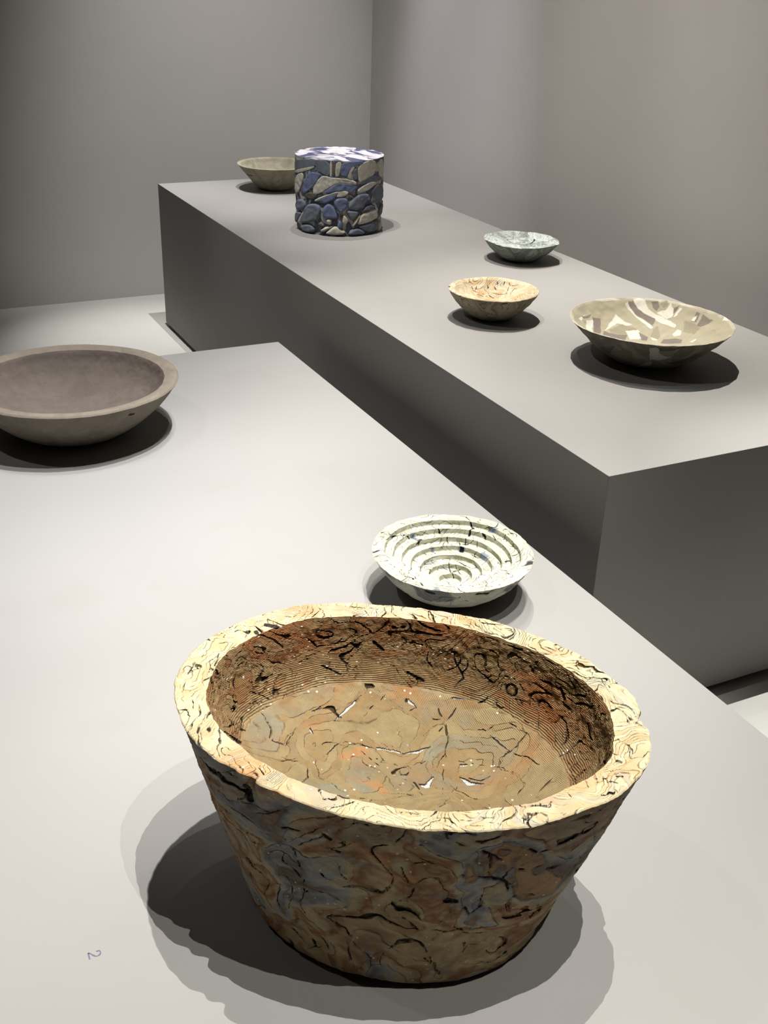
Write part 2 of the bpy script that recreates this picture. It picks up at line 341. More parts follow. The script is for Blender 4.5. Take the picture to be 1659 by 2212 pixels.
# ------------------------------------------------------------------ turned vessels
# cracks, holes and coloured streaks of each vessel in its own coordinates (0.1 mm; last number: half width in 0.01 mm)
FEAT = {"basin":[[0,[[2033,-68,2937,62],[2154,-126,2959,62],[2242,-234,2967,62],[2299,-307,2970,62],[2336,-409,2971,62],[2258,-493,2966,61],[2194,-508,2958,61],[2116,-570,2949,61],[2078,-597,2888,61]]],[0,[[2321,-430,2971,46],[2350,-541,2971,46],[2330,-667,2969,46],[2253,-870,2966,45]]],[0,[[2353,-1080,2972,134],[2343,-1151,2971,134]]],[0,[[2086,-956,2949,59],[2188,-1101,2965,59],[2282,-1230,2973,59]]],[0,[[1887,-1391,2947,58],[2031,-1402,2961,58],[2181,-1408,2971,58]]],[0,[[1623,-1726,2950,84],[1652,-1796,2958,84],[1756,-1831,2967,84],[1916,-1905,2969,85]]],[0,[[1077,-1101,1964,89],[453,-2136,2958,79],[570,-2230,2967,79],[623,-2349,2972,79]]],[0,[[867,-2044,2949,54],[894,-2201,2966,53],[917,-2341,2972,53]]],[10,[[795,-2103,2955,53],[790,-2218,2967,53],[849,-2350,2972,53],[933,-2367,2939,53]]],[0,[[1311,-2143,2970,122],[1369,-2193,2973,122]]],[0,[[1420,-2105,2969,123],[1478,-2133,2971,123]]],[0,[[2080,-844,2946,45],[2169,-984,2961,45],[2266,-1090,2969,45]]],[0,[[2197,-728,2959,45],[2142,-855,2953,45]]],[0,[[2354,-708,2971,46],[2247,-950,2968,45]]],[0,[[152,-2212,2969,91],[230,-2249,2971,91],[317,-2184,2966,91]]],[0,[[-379,-1970,2965,39],[-239,-2096,2970,38],[-89,-2203,2971,38]]],[0,[[-427,-2053,2971,32],[-220,-2184,2972,32]]],[0,[[-336,-1896,2952,39],[-266,-2021,2965,39],[-97,-2099,2967,39],[104,-2127,2965,39]]],[0,[[2067,518,2971,80],[2070,518,2971,80]]],[0,[[1770,994,2970,81],[1806,899,2970,80],[1813,850,2969,80]]],[3,[[2129,527,2968,287],[2132,527,2968,287]]],[3,[[2066,148,2958,250],[2200,186,2972,252]]],[3,[[1543,-2005,2968,194],[1676,-1958,2970,195],[1826,-1979,2970,196]]],[0,[[1959,376,2956,63],[1960,209,2948,63],[2039,108,2953,62],[2282,62,2971,63]]],[0,[[2116,-48,2957,47],[2192,-122,2964,47]]],[2,[[2416,-867,2970,121],[2361,-1057,2971,120]]],[0,[[2218,-1540,2966,73],[2221,-1540,2966,73]]],[0,[[90,1872,2642,319],[194,1809,2540,320],[275,1799,2610,320]]],[0,[[419,1731,2604,240],[499,1661,2507,241]]],[1,[[-361,1222,1923,197],[-143,1331,1973,198],[171,1454,2061,200]]],[1,[[14,1158,1925,138],[203,1241,1978,139],[457,1320,2067,140]]],[0,[[89,1466,2053,100],[196,1462,2072,100]]],[1,[[651,1178,2057,200],[628,1103,2018,199],[679,967,1985,199]]],[0,[[658,1237,2088,200],[605,1128,2022,200]]],[1,[[-34,648,1803,135],[176,476,1791,135]]],[1,[[203,445,1791,231],[379,375,1800,232],[571,378,1829,233]]],[1,[[161,-125,1760,375],[230,-188,1763,375],[370,-81,1771,378]]],[0,[[109,-68,1758,132],[124,-195,1759,131]]],[1,[[641,-270,1801,302],[696,-428,1811,300],[808,-520,1835,299]]],[0,[[682,-308,1806,151],[811,-445,1831,150],[960,-439,1859,151]]],[0,[[938,919,2051,139],[906,772,1993,139],[913,619,1953,138],[788,546,1900,137],[675,454,1859,136]]],[0,[[742,749,1938,138],[864,690,1957,138],[913,619,1953,138]]],[0,[[913,619,1953,98],[1104,693,2035,99]]],[0,[[985,469,1941,118],[1243,234,1980,117],[1303,-35,1965,116],[1320,-223,1958,115],[1434,-451,1996,114],[1514,-722,2035,113]]],[0,[[-384,885,1839,97],[-189,764,1816,97],[-45,626,1800,97]]],[0,[[-740,729,1834,95],[-514,872,1842,97],[-339,894,1842,97]]],[0,[[852,505,1910,47],[655,136,1815,46],[429,-203,1775,45],[274,-485,1775,44]]],[0,[[-266,687,1803,62],[-119,299,1763,61],[55,-11,1755,60],[92,-332,1763,59]]],[0,[[452,-275,1776,75],[559,-595,1807,74],[677,-878,1855,73]]],[0,[[-168,542,1784,58],[40,285,1767,57],[275,174,1772,57],[542,201,1804,58]]],[0,[[762,-17,1824,57],[951,-204,1855,57],[1146,-444,1901,57],[1096,-663,1902,56]]],[0,[[-1564,1694,2816,152],[-1417,1741,2586,154],[-1198,1802,2439,156]]],[0,[[-750,1996,2750,118],[-740,1923,2467,119],[-850,1859,2350,119]]],[0,[[-591,1979,2626,138],[-486,1927,2465,139],[-262,1851,2333,140],[14,1688,2193,141],[197,1608,2169,141]]],[0,[[-294,1981,2733,99],[-67,1908,2601,100],[55,1891,2674,100]]],[0,[[625,1605,2555,120],[867,1476,2641,120],[994,1375,2622,120]]],[0,[[1266,1135,2650,159],[1275,1048,2466,159],[1317,905,2309,159],[1197,917,2192,160]]],[0,[[1393,949,2543,139],[1525,690,2389,138],[1691,281,2283,137],[1793,94,2332,136]]],[0,[[1490,291,2100,118],[1591,-124,2079,116],[1681,-458,2105,114]]],[0,[[1999,-211,2683,343],[1992,-315,2596,342]]],[0,[[1877,258,2745,348],[1901,190,2745,347]]],[0,[[1060,1336,2675,119],[973,1316,2427,120],[1067,1140,2275,120]]],[0,[[747,1382,2256,201],[886,1211,2184,201]]],[0,[[-931,2164,2963,392],[-816,2086,2953,391]]],[0,[[-1097,2069,2957,311],[-1100,2039,2953,310]]],[0,[[644,1663,2812,278],[764,1595,2832,278]]],[0,[[1957,-1,2716,115],[1903,-278,2369,115],[1769,-578,2165,114]]],[0,[[1743,400,2516,117],[1834,25,2367,116],[1890,-161,2385,115]]],[10,[[-2142,-506,2904,262],[-2104,-551,2824,263],[-2081,-524,2652,266]]],[0,[[-2266,-216,2966,100],[-2126,-391,2971,99],[-1989,-385,2961,99],[-1976,-665,2970,97]]],[10,[[-2398,210,2938,136],[-2298,-97,2846,134],[-2181,-394,2830,133]]],[0,[[-1006,291,1842,111],[-1554,-1153,2968,96],[-1478,-1286,2969,95]]],[0,[[-1093,-1752,2936,69],[-897,-1630,2959,70],[-723,-1758,2961,69],[-607,-1862,2964,69],[-354,-2029,2969,69],[-52,-2113,2966,70],[180,-2142,2964,70]]],[0,[[265,-611,1788,92],[-332,-1871,2949,79],[-82,-2046,2961,79]]],[0,[[-2327,538,2970,104],[-2247,569,2965,104]]],[0,[[-2347,1159,2972,72],[-2160,1536,2972,74],[-1879,1831,2972,75]]],[0,[[-2305,829,2970,71],[-2234,1177,2969,72],[-1974,1534,2965,74]]],[0,[[-1260,818,1940,94],[-1139,727,1899,94],[-1017,736,1875,95]]],[0,[[-1240,1698,2287,97],[-1058,1647,2150,98],[-969,1561,2088,98]]],[0,[[-1849,1364,2777,74],[-1563,1565,2424,76],[-1382,1535,2207,77]]],[0,[[-1632,1880,2964,114],[-1817,1557,2951,112],[-1958,1468,2960,111]]],[3,[[-487,656,1804,843],[-230,675,1801,849]]],[3,[[-486,212,1769,900],[-329,34,1761,896],[-268,-170,1763,889]]],[13,[[-2081,-632,2921,391],[-1917,-900,2935,386],[-1767,-1106,2948,382]]],[1,[[-713,1199,1930,117],[-713,1129,1909,117]]],[1,[[-1635,1002,2097,113],[-1589,1025,2079,113]]],[1,[[-593,1415,1994,98],[-475,1447,2003,99]]],[1,[[1101,854,2094,119],[1311,675,2128,119]]],[1,[[745,-84,1819,191],[803,-132,1826,191]]],[0,[[-466,2283,2971,80],[-87,2267,2972,80]]],[0,[[66,2219,2971,80],[557,1948,2968,80]]],[2,[[226,1993,2958,279],[325,1923,2956,278]]],[2,[[862,1667,2961,239],[906,1623,2957,239]]],[0,[[1018,1581,2962,119],[1021,1581,2962,119]]],[0,[[1094,1512,2960,80],[1431,1388,2972,80],[1650,1135,2970,79]]],[0,[[1774,1038,2973,79],[1777,1038,2973,79]]],[10,[[-1978,-655,2505,204],[-1865,-809,2421,203],[-1713,-1035,2471,201]]],[10,[[-1582,-1216,2554,298],[-1536,-1255,2515,298]]],[10,[[-1147,-1683,2806,161],[-992,-1790,2777,161]]],[10,[[-461,-2098,2817,225],[-249,-2170,2756,226],[-58,-2255,2857,226]]],[10,[[145,-2255,2636,164],[396,-2246,2437,168],[575,-2260,2451,169]]],[10,[[-812,-1815,2377,99],[-603,-1950,2455,99]]],[10,[[-367,-2007,2222,201],[-42,-2096,2125,203],[151,-2108,1991,206],[236,-2067,1762,210]]],[10,[[243,-2171,2193,136],[616,-2156,2041,139]]],[10,[[1068,-1933,1540,128],[1199,-1983,1852,127]]],[10,[[-445,-1872,1767,345],[-350,-1905,1741,346]]],[10,[[-1455,-1251,2175,102],[-1384,-1259,1936,103],[-1269,-1329,1776,104]]],[10,[[-1707,-652,1260,91],[-1501,-1040,1582,88],[-1139,-1438,1756,87],[-796,-1697,1810,86]]],[10,[[-799,-1596,1378,177],[-631,-1651,1195,179]]],[10,[[-942,-1725,2349,83],[-858,-1723,2100,84],[-780,-1728,1898,85]]],[10,[[-2138,-450,2754,473],[-2103,-456,2600,477]]],[10,[[-1775,-839,2111,138],[-1708,-845,1825,140]]],[10,[[-2196,277,1953,110],[-2103,-84,1900,108],[-2017,-349,1958,107]]],[10,[[-222,-2145,2601,163],[-7,-2176,2438,166]]],[10,[[-1211,-1158,895,110],[-1199,-1063,502,113],[-1120,-1070,223,115]]],[10,[[-491,-1588,615,93],[-219,-1628,329,95]]],[12,[[-759,-1752,1955,749],[-281,-1922,1691,765],[82,-1979,1498,780]]],[12,[[-1060,-1248,725,594],[-961,-1227,313,610]]],[12,[[-1602,-569,582,687],[-1652,-504,638,686]]],[12,[[-367,-1597,417,605],[-183,-1637,321,610]]],[12,[[938,-1954,1475,512],[1119,-1916,1551,514]]],[13,[[-1344,-1457,2565,854],[-1074,-1635,2364,862]]],[13,[[-989,-1629,2068,676],[-779,-1777,2116,673]]],[12,[[-1418,-1323,2309,670],[-1209,-1486,2200,672]]]],"white":[[0,[[837,1198,869,158],[927,1106,869,158],[912,899,869,157]]],[0,[[912,899,869,292],[906,786,824,291],[844,773,792,290]]],[0,[[829,768,785,201],[768,700,730,201]]],[0,[[686,661,678,89],[623,565,613,89]]],[0,[[-800,1022,869,87],[-624,1080,854,88],[-426,1078,803,88],[-293,994,729,88]]],[0,[[-456,1367,868,67],[-453,1367,868,67]]],[0,[[633,377,555,176],[663,251,538,176],[708,158,551,175]]],[0,[[334,412,439,132],[402,264,413,132],[461,60,406,131]]],[0,[[180,449,416,88],[138,271,317,87],[141,138,262,87]]],[0,[[274,298,373,88],[260,134,312,87],[281,-6,307,87]]],[2,[[1130,524,855,490],[1227,430,868,489]]],[0,[[501,535,554,310],[523,516,554,309]]],[2,[[493,553,559,575],[529,504,551,575]]],[2,[[-24,756,567,397],[-1,728,550,396]]],[0,[[18,690,528,110],[18,667,515,110]]],[2,[[751,147,572,658],[778,24,579,655]]],[2,[[422,-322,443,386],[429,-370,462,386]]],[2,[[-507,326,482,387],[-486,318,469,387]]],[2,[[-306,473,460,217],[-21,542,449,219]]],[10,[[-1389,-515,838,284],[-1371,-526,816,284]]],[12,[[-1341,-552,870,284],[-1348,-593,824,283]]],[0,[[1203,175,836,88],[1328,132,868,88]]],[0,[[1126,427,828,89],[1079,256,772,88],[1148,164,803,88]]],[0,[[1188,-119,824,109],[1224,-160,849,109]]],[0,[[-1312,318,869,84],[-1309,318,869,84]]],[0,[[-1259,-322,870,102],[-1237,-505,868,102],[-1126,-599,870,102]]],[0,[[-836,-64,614,84],[-1014,-481,781,82]]],[0,[[-1106,-780,869,101],[-1106,-909,870,100]]],[10,[[-1069,-995,803,401],[-978,-1061,771,401]]],[12,[[-920,-1085,736,402],[-837,-1106,681,403]]],[10,[[-310,-1421,790,322],[-89,-1442,772,323]]],[10,[[-1129,-376,441,83],[-1069,-614,487,82]]],[10,[[-1055,-755,562,82],[-1052,-755,562,82]]],[10,[[-673,-601,192,83],[-759,-905,432,82]]],[10,[[-560,-1162,552,102],[-430,-1252,596,101],[-298,-1235,531,102]]],[10,[[-70,-1249,508,82],[-67,-1249,508,82]]],[0,[[-654,-1208,870,50],[-395,-1319,869,50]]],[0,[[653,-1036,842,63],[717,-1161,870,62]]],[0,[[373,849,663,67],[347,773,618,67]]],[0,[[564,713,653,67],[521,605,590,66]]],[0,[[843,538,707,67],[794,425,647,66],[811,343,635,66]]],[0,[[232,1090,776,67],[330,986,730,67]]],[0,[[977,558,782,89],[997,460,763,89]]],[2,[[889,-1006,869,168],[906,-1037,869,168]]],[0,[[1288,-711,869,86],[1291,-711,869,86]]]],"marb":[[0,[[337,904,668,223],[318,802,603,222],[244,742,557,222]]],[0,[[487,784,641,148],[488,687,592,148],[485,583,546,148]]],[0,[[783,827,775,149],[789,694,734,149],[728,620,661,148]]],[0,[[636,862,754,124],[626,790,700,124],[541,784,660,124]]],[0,[[58,506,436,147],[192,548,461,147],[219,646,506,147]]],[0,[[183,532,454,147],[242,346,412,147]]],[0,[[331,601,507,98],[462,443,487,98],[631,312,518,98],[754,435,608,99],[828,519,678,99]]],[0,[[918,679,775,124],[858,525,698,124],[922,402,699,123],[1031,315,760,123]]],[0,[[829,-781,775,191],[1082,-541,783,193]]],[0,[[632,175,493,98],[800,281,595,98],[893,304,654,98],[982,138,688,98]]],[0,[[761,167,556,98],[886,64,620,98],[838,-276,617,97]]],[0,[[-1241,-220,776,187],[-1216,-268,787,187]]],[0,[[-147,737,541,122],[-27,907,632,123],[67,926,643,123]]],[10,[[-1063,669,788,337],[-1227,225,752,332]]],[10,[[-1127,-425,680,140],[-988,-479,517,140],[-961,-607,572,140]]],[10,[[-892,-793,663,139],[-819,-774,557,140]]],[10,[[-422,-1147,708,185],[-294,-1196,725,186]]],[10,[[168,-1088,521,141],[421,-1064,583,142]]],[10,[[-575,-752,339,141],[-411,-837,322,141]]],[10,[[-2,-805,199,213],[257,-780,213,214]]],[10,[[-942,-100,337,95],[-843,-350,301,94],[-696,-600,308,94]]],[3,[[-18,667,498,1225],[15,628,481,1225]]],[3,[[108,447,422,879],[210,386,417,879]]],[0,[[-265,932,671,98],[-163,913,643,98],[-215,765,564,98]]],[0,[[402,934,708,74],[564,931,768,75],[636,862,754,74]]]],"grey":[[0,[[788,603,597,270],[733,296,524,268],[515,157,457,266],[350,56,434,265]]],[0,[[1204,74,646,209],[1225,-149,648,208]]],[10,[[-838,-861,562,142],[-788,-843,499,142]]]],"brown":[[10,[[871,-2287,1084,445],[951,-2235,1059,447]]],[10,[[-163,-2044,625,112],[46,-2085,658,112],[275,-2008,601,113]]],[10,[[-268,-2259,861,83],[-245,-2292,899,83]]],[10,[[-447,-2235,865,55],[-383,-2117,722,56],[-241,-2037,626,56]]]],"cream":[[10,[[-1305,-54,647,290],[-1237,-469,668,288]]],[12,[[-440,-1043,443,430],[-323,-1120,482,430],[-270,-1236,601,429]]]]}
TAUPE_IN = [[0,[[815,1796],[976,1787],[1097,1664],[1064,1445],[1112,1302],[1243,1077],[1330,799],[1346,598],[1270,546],[1190,765],[1088,1019],[1007,1258],[914,1427],[826,1609]]],[0,[[1192,1241],[1402,1146],[1566,1170],[1548,989],[1411,863],[1302,930]]],[0,[[557,1803],[773,1795],[736,1765],[662,1739],[701,1535],[796,1302],[877,1062],[852,910],[767,904],[761,1130],[650,1451]]],[1,[[657,1802],[805,1780],[826,1609],[926,1382],[1078,1124],[906,988],[834,1237],[697,1464],[651,1685]]],[1,[[1200,1547],[1356,1448],[1318,1291],[1208,1268],[1175,1404]]],[1,[[1688,946],[1510,899],[1468,921],[1562,1012]]],[0,[[1696,842],[1494,816],[1433,838],[1499,883],[1657,897]]],[1,[[1857,316],[1669,202],[1612,329],[1835,442]]],[1,[[1826,-228],[1606,-37],[1596,100],[1865,223]]],[0,[[1803,341],[1652,281],[1634,361],[1731,393]]],[0,[[2003,-424],[1885,-794],[1844,-525]]],[0,[[-549,1152],[-52,1515],[155,1644],[297,1412],[449,1271],[286,1273],[39,1400],[-304,1264]]],[1,[[-668,1545],[-406,1553],[-626,1193],[-1798,-285],[-1706,-22],[-995,997]]],[0,[[-993,1377],[-718,1466],[-1835,-120],[-2035,-92]]],[1,[[-572,1150],[-450,1053],[41,924],[-230,665],[-1836,-908],[-1896,-532]]],[0,[[78,1093],[449,1033],[452,751],[202,636],[-36,703],[60,950]]],[1,[[432,952],[504,654],[362,492],[245,582]]],[0,[[1068,380],[1283,457],[1322,323],[1185,194],[1057,260]]],[1,[[751,333],[1000,185],[1077,-23],[923,-168],[688,42],[564,194]]],[0,[[541,594],[647,572],[626,382],[516,452]]],[0,[[-1336,1256],[-920,1556],[-1290,1194],[-1163,1188]]],[1,[[-1140,1418],[-658,1627],[-770,1520],[-1079,1378]]],[0,[[1080,-293],[1254,-294],[1223,-382],[1090,-402]]],[0,[[-1846,-389],[-1774,-935],[-1672,-1011],[-1746,-527]]],[2,[[1552,510],[1634,203],[1566,-42],[1382,-84],[1320,242]]],[2,[[1347,1372],[1549,1316],[1505,1193],[1368,1215]]],[2,[[-339,1213],[172,1350],[394,1190],[449,1033],[78,1093],[52,939],[-399,1066]]],[2,[[822,869],[1015,913],[817,528],[639,399],[570,633]]]]
TAUPE_OUT = [[3,[[-1248,-1516],[-1110,-1649],[-904,-1536],[-736,-1537],[-586,-1593],[-703,-1426],[-918,-1199]]],[4,[[-1133,-1630],[-583,-1933],[-708,-1783],[-969,-1597]]],[3,[[-913,-999],[-823,-1211],[-714,-1013],[-825,-675]]],[4,[[-1607,-11],[-1659,-722],[-1391,-230],[-1464,-160]]],[4,[[-517,-1325],[-189,-1566],[31,-1736],[205,-1645],[-87,-1304]]]]
DRUM = [["s",3,[[-512,849],[-429,1060],[-230,1111],[-252,571],[-331,466],[-549,288],[-589,344]]],["w",3,[[-693,226],[-575,624],[-479,865],[-439,883],[-449,763],[-524,573],[-576,273]]],["b",3,[[-208,966],[-151,1150],[-95,1141],[-40,921],[-4,619],[-93,628],[-193,626],[-225,771]]],["b",3,[[-68,1183],[-28,1357],[108,1380],[124,1153],[83,926],[16,811],[-40,997]]],["s",3,[[117,1077],[165,1301],[282,1510],[418,1477],[401,1254],[318,1048],[241,911],[125,963]]],["s",3,[[303,898],[386,1106],[580,995],[464,888],[320,856]]],["w",3,[[288,787],[485,918],[583,839],[618,550],[470,461],[245,373],[258,601]]],["s",3,[[237,374],[470,461],[619,510],[612,121],[475,48],[325,199]]],["w",3,[[157,347],[213,609],[288,806],[288,749],[244,489],[200,342]]],["s",3,[[83,926],[211,935],[279,866],[213,609],[156,540],[112,773]]],["w",3,[[44,621],[63,813],[127,619],[114,467],[45,429]]],["b",3,[[-24,387],[16,620],[58,429],[45,275],[-10,273]]],["w",3,[[-171,555],[-128,640],[-86,591],[-93,417],[-135,390]]],["s",3,[[-604,219],[-401,380],[-314,202],[-348,72],[-480,11],[-575,78]]],["w",3,[[-192,87],[-38,424],[45,237],[101,158],[46,63],[-106,48]]],["s",3,[[144,194],[216,320],[325,237],[387,62],[247,43],[116,60]]],["s",3,[[-771,632],[-575,721],[-548,599],[-671,298],[-776,176]]],["s",3,[[-768,907],[-668,1116],[-501,1161],[-469,946],[-524,766],[-713,704]]],["w",3,[[-251,108],[-221,272],[-93,378],[-65,344],[-177,168]]],["w",3,[[614,41],[654,454],[748,364],[733,15]]],["s",3,[[628,857],[838,1061],[695,432]]],["k",2,[[-283,368],[-237,499],[-178,361],[-221,292]]],["b",1,[[-534,1602],[-478,1927],[-384,2187],[-285,2145],[-225,2162],[-300,1843],[-349,1677],[-438,1493],[-524,1341]]],["w",1,[[-802,1623],[-704,1938],[-522,2097],[-523,1871],[-573,1584],[-666,1309],[-807,1312]]],["w",1,[[-349,1451],[-332,1720],[-239,2047],[-181,2098],[-98,2039],[37,2033],[218,1933],[219,1802],[92,1867],[-3,1901],[-111,1739],[-209,1532],[-315,1425]]],["b",1,[[-111,1702],[-3,1894],[106,1848],[234,1781],[220,1671],[136,1529],[107,1624],[-15,1602],[-180,1501],[-202,1515]]],["w",1,[[-348,1187],[-209,1381],[-15,1595],[107,1613],[122,1529],[67,1418],[-41,1374],[-1,1521],[-55,1516],[-180,1381],[-284,1190]]],["b",1,[[-268,1214],[-180,1373],[-42,1509],[-4,1513],[-82,1294],[-165,1166]]],["w",1,[[221,1558],[296,1733],[452,1881],[565,1805],[454,1655],[330,1538]]],["s",2,[[436,1546],[592,1794],[790,1590],[827,1145],[638,1084],[422,1094],[479,1380]]],["w",1,[[556,1580],[791,1705],[806,1505],[629,1435]]],["s",0,[[-823,2412],[-354,2623],[-113,2596],[-119,2110],[-182,2116],[-255,2227],[-333,2242],[-285,2440],[-419,2323],[-832,2028]]],["w",0,[[-113,2596],[-93,2599],[-91,2040],[-119,2091]]],["k",0,[[-92,2599],[-39,2591],[-57,2118],[-87,2096]]],["w",0,[[-38,2591],[34,2589],[9,2272],[-4,2086],[-56,2100]]],["b",0,[[41,2585],[319,2609],[305,2475],[200,2489],[131,2310],[105,2089],[10,2124],[29,2383]]],["w",0,[[105,2089],[144,2383],[179,2473],[194,2380],[159,2272],[147,1976],[119,2014]]],["w",0,[[237,2412],[352,2599],[551,2579],[511,2088],[375,2034],[263,1870],[248,2003]]],["s",0,[[376,2015],[535,2068],[773,1867],[564,1843],[395,1860],[295,1808],[233,1856]]],["w",0,[[581,2569],[757,2557],[796,1895],[618,1973]]],["s",0,[[173,2271],[229,2395],[245,2003],[175,1974]]],["k",1,[[-479,1380],[-366,1483],[-268,1422],[-365,1219],[-449,1260]]],["w",0,[[-831,2010],[-478,2282],[-333,2389],[-325,2347],[-438,2205],[-704,1995]]]]
PENCIL = [[[-115449,-58462],[-115087,-58500],[-115013,-58806],[-115184,-59088],[-115574,-59179],[-115902,-58886],[-116125,-58533],[-116370,-58331]],[[-116370,-58331],[-116385,-58810],[-116411,-59280]]]

def seg3(P, pl):
    if len(pl) > 2: pl = [(*pl[0][:3], pl[0][3] * .25), *pl[1:-1], (*pl[-1][:3], pl[-1][3] * .25)]
    """signed inside distance (mm) to a tapering 3-D polyline, -9 far away"""
    best = np.full(len(P), -9.0)
    for a, b in zip(pl[:-1], pl[1:]):
        A = np.array(a[:3]) * 1e-4; B = np.array(b[:3]) * 1e-4; wa, wb = max(a[3] * .01, .42), max(b[3] * .01, .42)
        d = B - A; L = max(d @ d, 1e-12); c = (A + B) / 2; rad = math.sqrt(L) / 2 + .002 + max(wa, wb) * .002
        m = np.where((abs(P[:, 0] - c[0]) < rad) & (abs(P[:, 1] - c[1]) < rad) & (abs(P[:, 2] - c[2]) < rad))[0]
        if not len(m): continue
        q = P[m] - A; t = np.clip(q @ d / L, 0, 1)
        e = np.linalg.norm(q - t[:, None] * d, axis=1) * 1000
        best[m] = np.maximum(best[m], wa + (wb - wa) * t - e)
    return best
def features(key, tints, jag=(70, .0030)):
    items = FEAT.get(key, [])
    def f(name, V, xy0, at):
        P = V + vnoise(V, jag[0], 9.) * jag[1] + vnoise(V, 260, 4.) * .0006
        crk = np.full(len(V), -2.0); gl = np.full(len(V), -2.0)
        flat = key == 'white' and name != 'outer_wall'
        if flat: P = P * (1, 1, 0)
        for typ, pl in items:
            side, typ = divmod(typ, 10)
            if key == 'white' and (side == 1) != (name == 'outer_wall'): continue
            d = seg3(P, [(q[0], q[1], 0, q[3]) for q in pl] if flat else pl)
            if typ == 0: crk = np.maximum(crk, d)
            elif typ == 1: gl = np.maximum(gl, d - .12)
            elif typ in tints:
                w = max(max(q[3] for q in pl) * .01, .5); k = np.clip(d / w * 1.2 + .05, 0, .45 if key == 'basin' else .9)
                m = k > at['tintw']; at['tint'][m] = tints[typ]; at['tintw'][m] = k[m]
        at['crk'] = np.clip(crk, -2, 3); at['glint'] = np.clip(gl, -2, 3)
        return V
    return f
def smooth_path(pts, n):
    """Catmull-Rom through (r, z) points, resampled evenly"""
    P = np.array(pts, float); P = np.vstack([2 * P[0] - P[1], P, 2 * P[-1] - P[-2]])
    out = []
    for i in range(1, len(P) - 2):
        t = np.linspace(0, 1, 40, endpoint=False)[:, None]
        a, b, c, d = P[i - 1], P[i], P[i + 1], P[i + 2]
        out.append(.5 * ((2 * b) + (-a + c) * t + (2 * a - 5 * b + 4 * c - d) * t * t + (-a + 3 * b - 3 * c + d) * t ** 3))
    out.append(P[-2][None]); q = np.vstack(out)
    s = np.concatenate([[0], np.cumsum(np.hypot(*np.diff(q, axis=0).T))]); u = np.linspace(0, s[-1], n)
    return np.stack([np.interp(u, s, q[:, 0]), np.interp(u, s, q[:, 1])], 1)
def line_path(pts, n):
    q = np.array(pts, float)
    s = np.concatenate([[0], np.cumsum(np.hypot(*np.diff(q, axis=0).T))]); u = np.linspace(0, s[-1], n)
    for k in s[1:-1]:
        u[np.argmin(abs(u - k))] = k
    return np.stack([np.interp(u, s, q[:, 0]), np.interp(u, s, q[:, 1])], 1)

def seg_dist(xy, pl):
    """distance to a polyline of (x, y, width) points; returns d / local half width"""
    best = np.full(len(xy), 9.0)
    for (x0, y0, w0), (x1, y1, w1) in zip(pl[:-1], pl[1:]):
        d = np.array([x1 - x0, y1 - y0]); L = max(d @ d, 1e-12)
        m = (abs(xy[:, 0] - (x0 + x1) / 2) < abs(d[0]) / 2 + .02) & (abs(xy[:, 1] - (y0 + y1) / 2) < abs(d[1]) / 2 + .02)
        if not m.any(): continue
        q = xy[m] - (x0, y0); t = np.clip(q @ d / L, 0, 1)
        e = np.hypot(q[:, 0] - t * d[0], q[:, 1] - t * d[1]) / (w0 + (w1 - w0) * t + 1e-5)
        best[m] = np.minimum(best[m], e)
    return best
def in_poly(xy, poly):
    x, y = xy[:, 0], xy[:, 1]; ins = np.zeros(len(xy), bool)
    for (x0, y0), (x1, y1) in zip(poly, poly[1:] + poly[:1]):
        c = ((y0 > y) != (y1 > y)) & (x < (x1 - x0) * (y - y0) / ((y1 - y0) or 1e-12) + x0)
        ins ^= c
    return ins

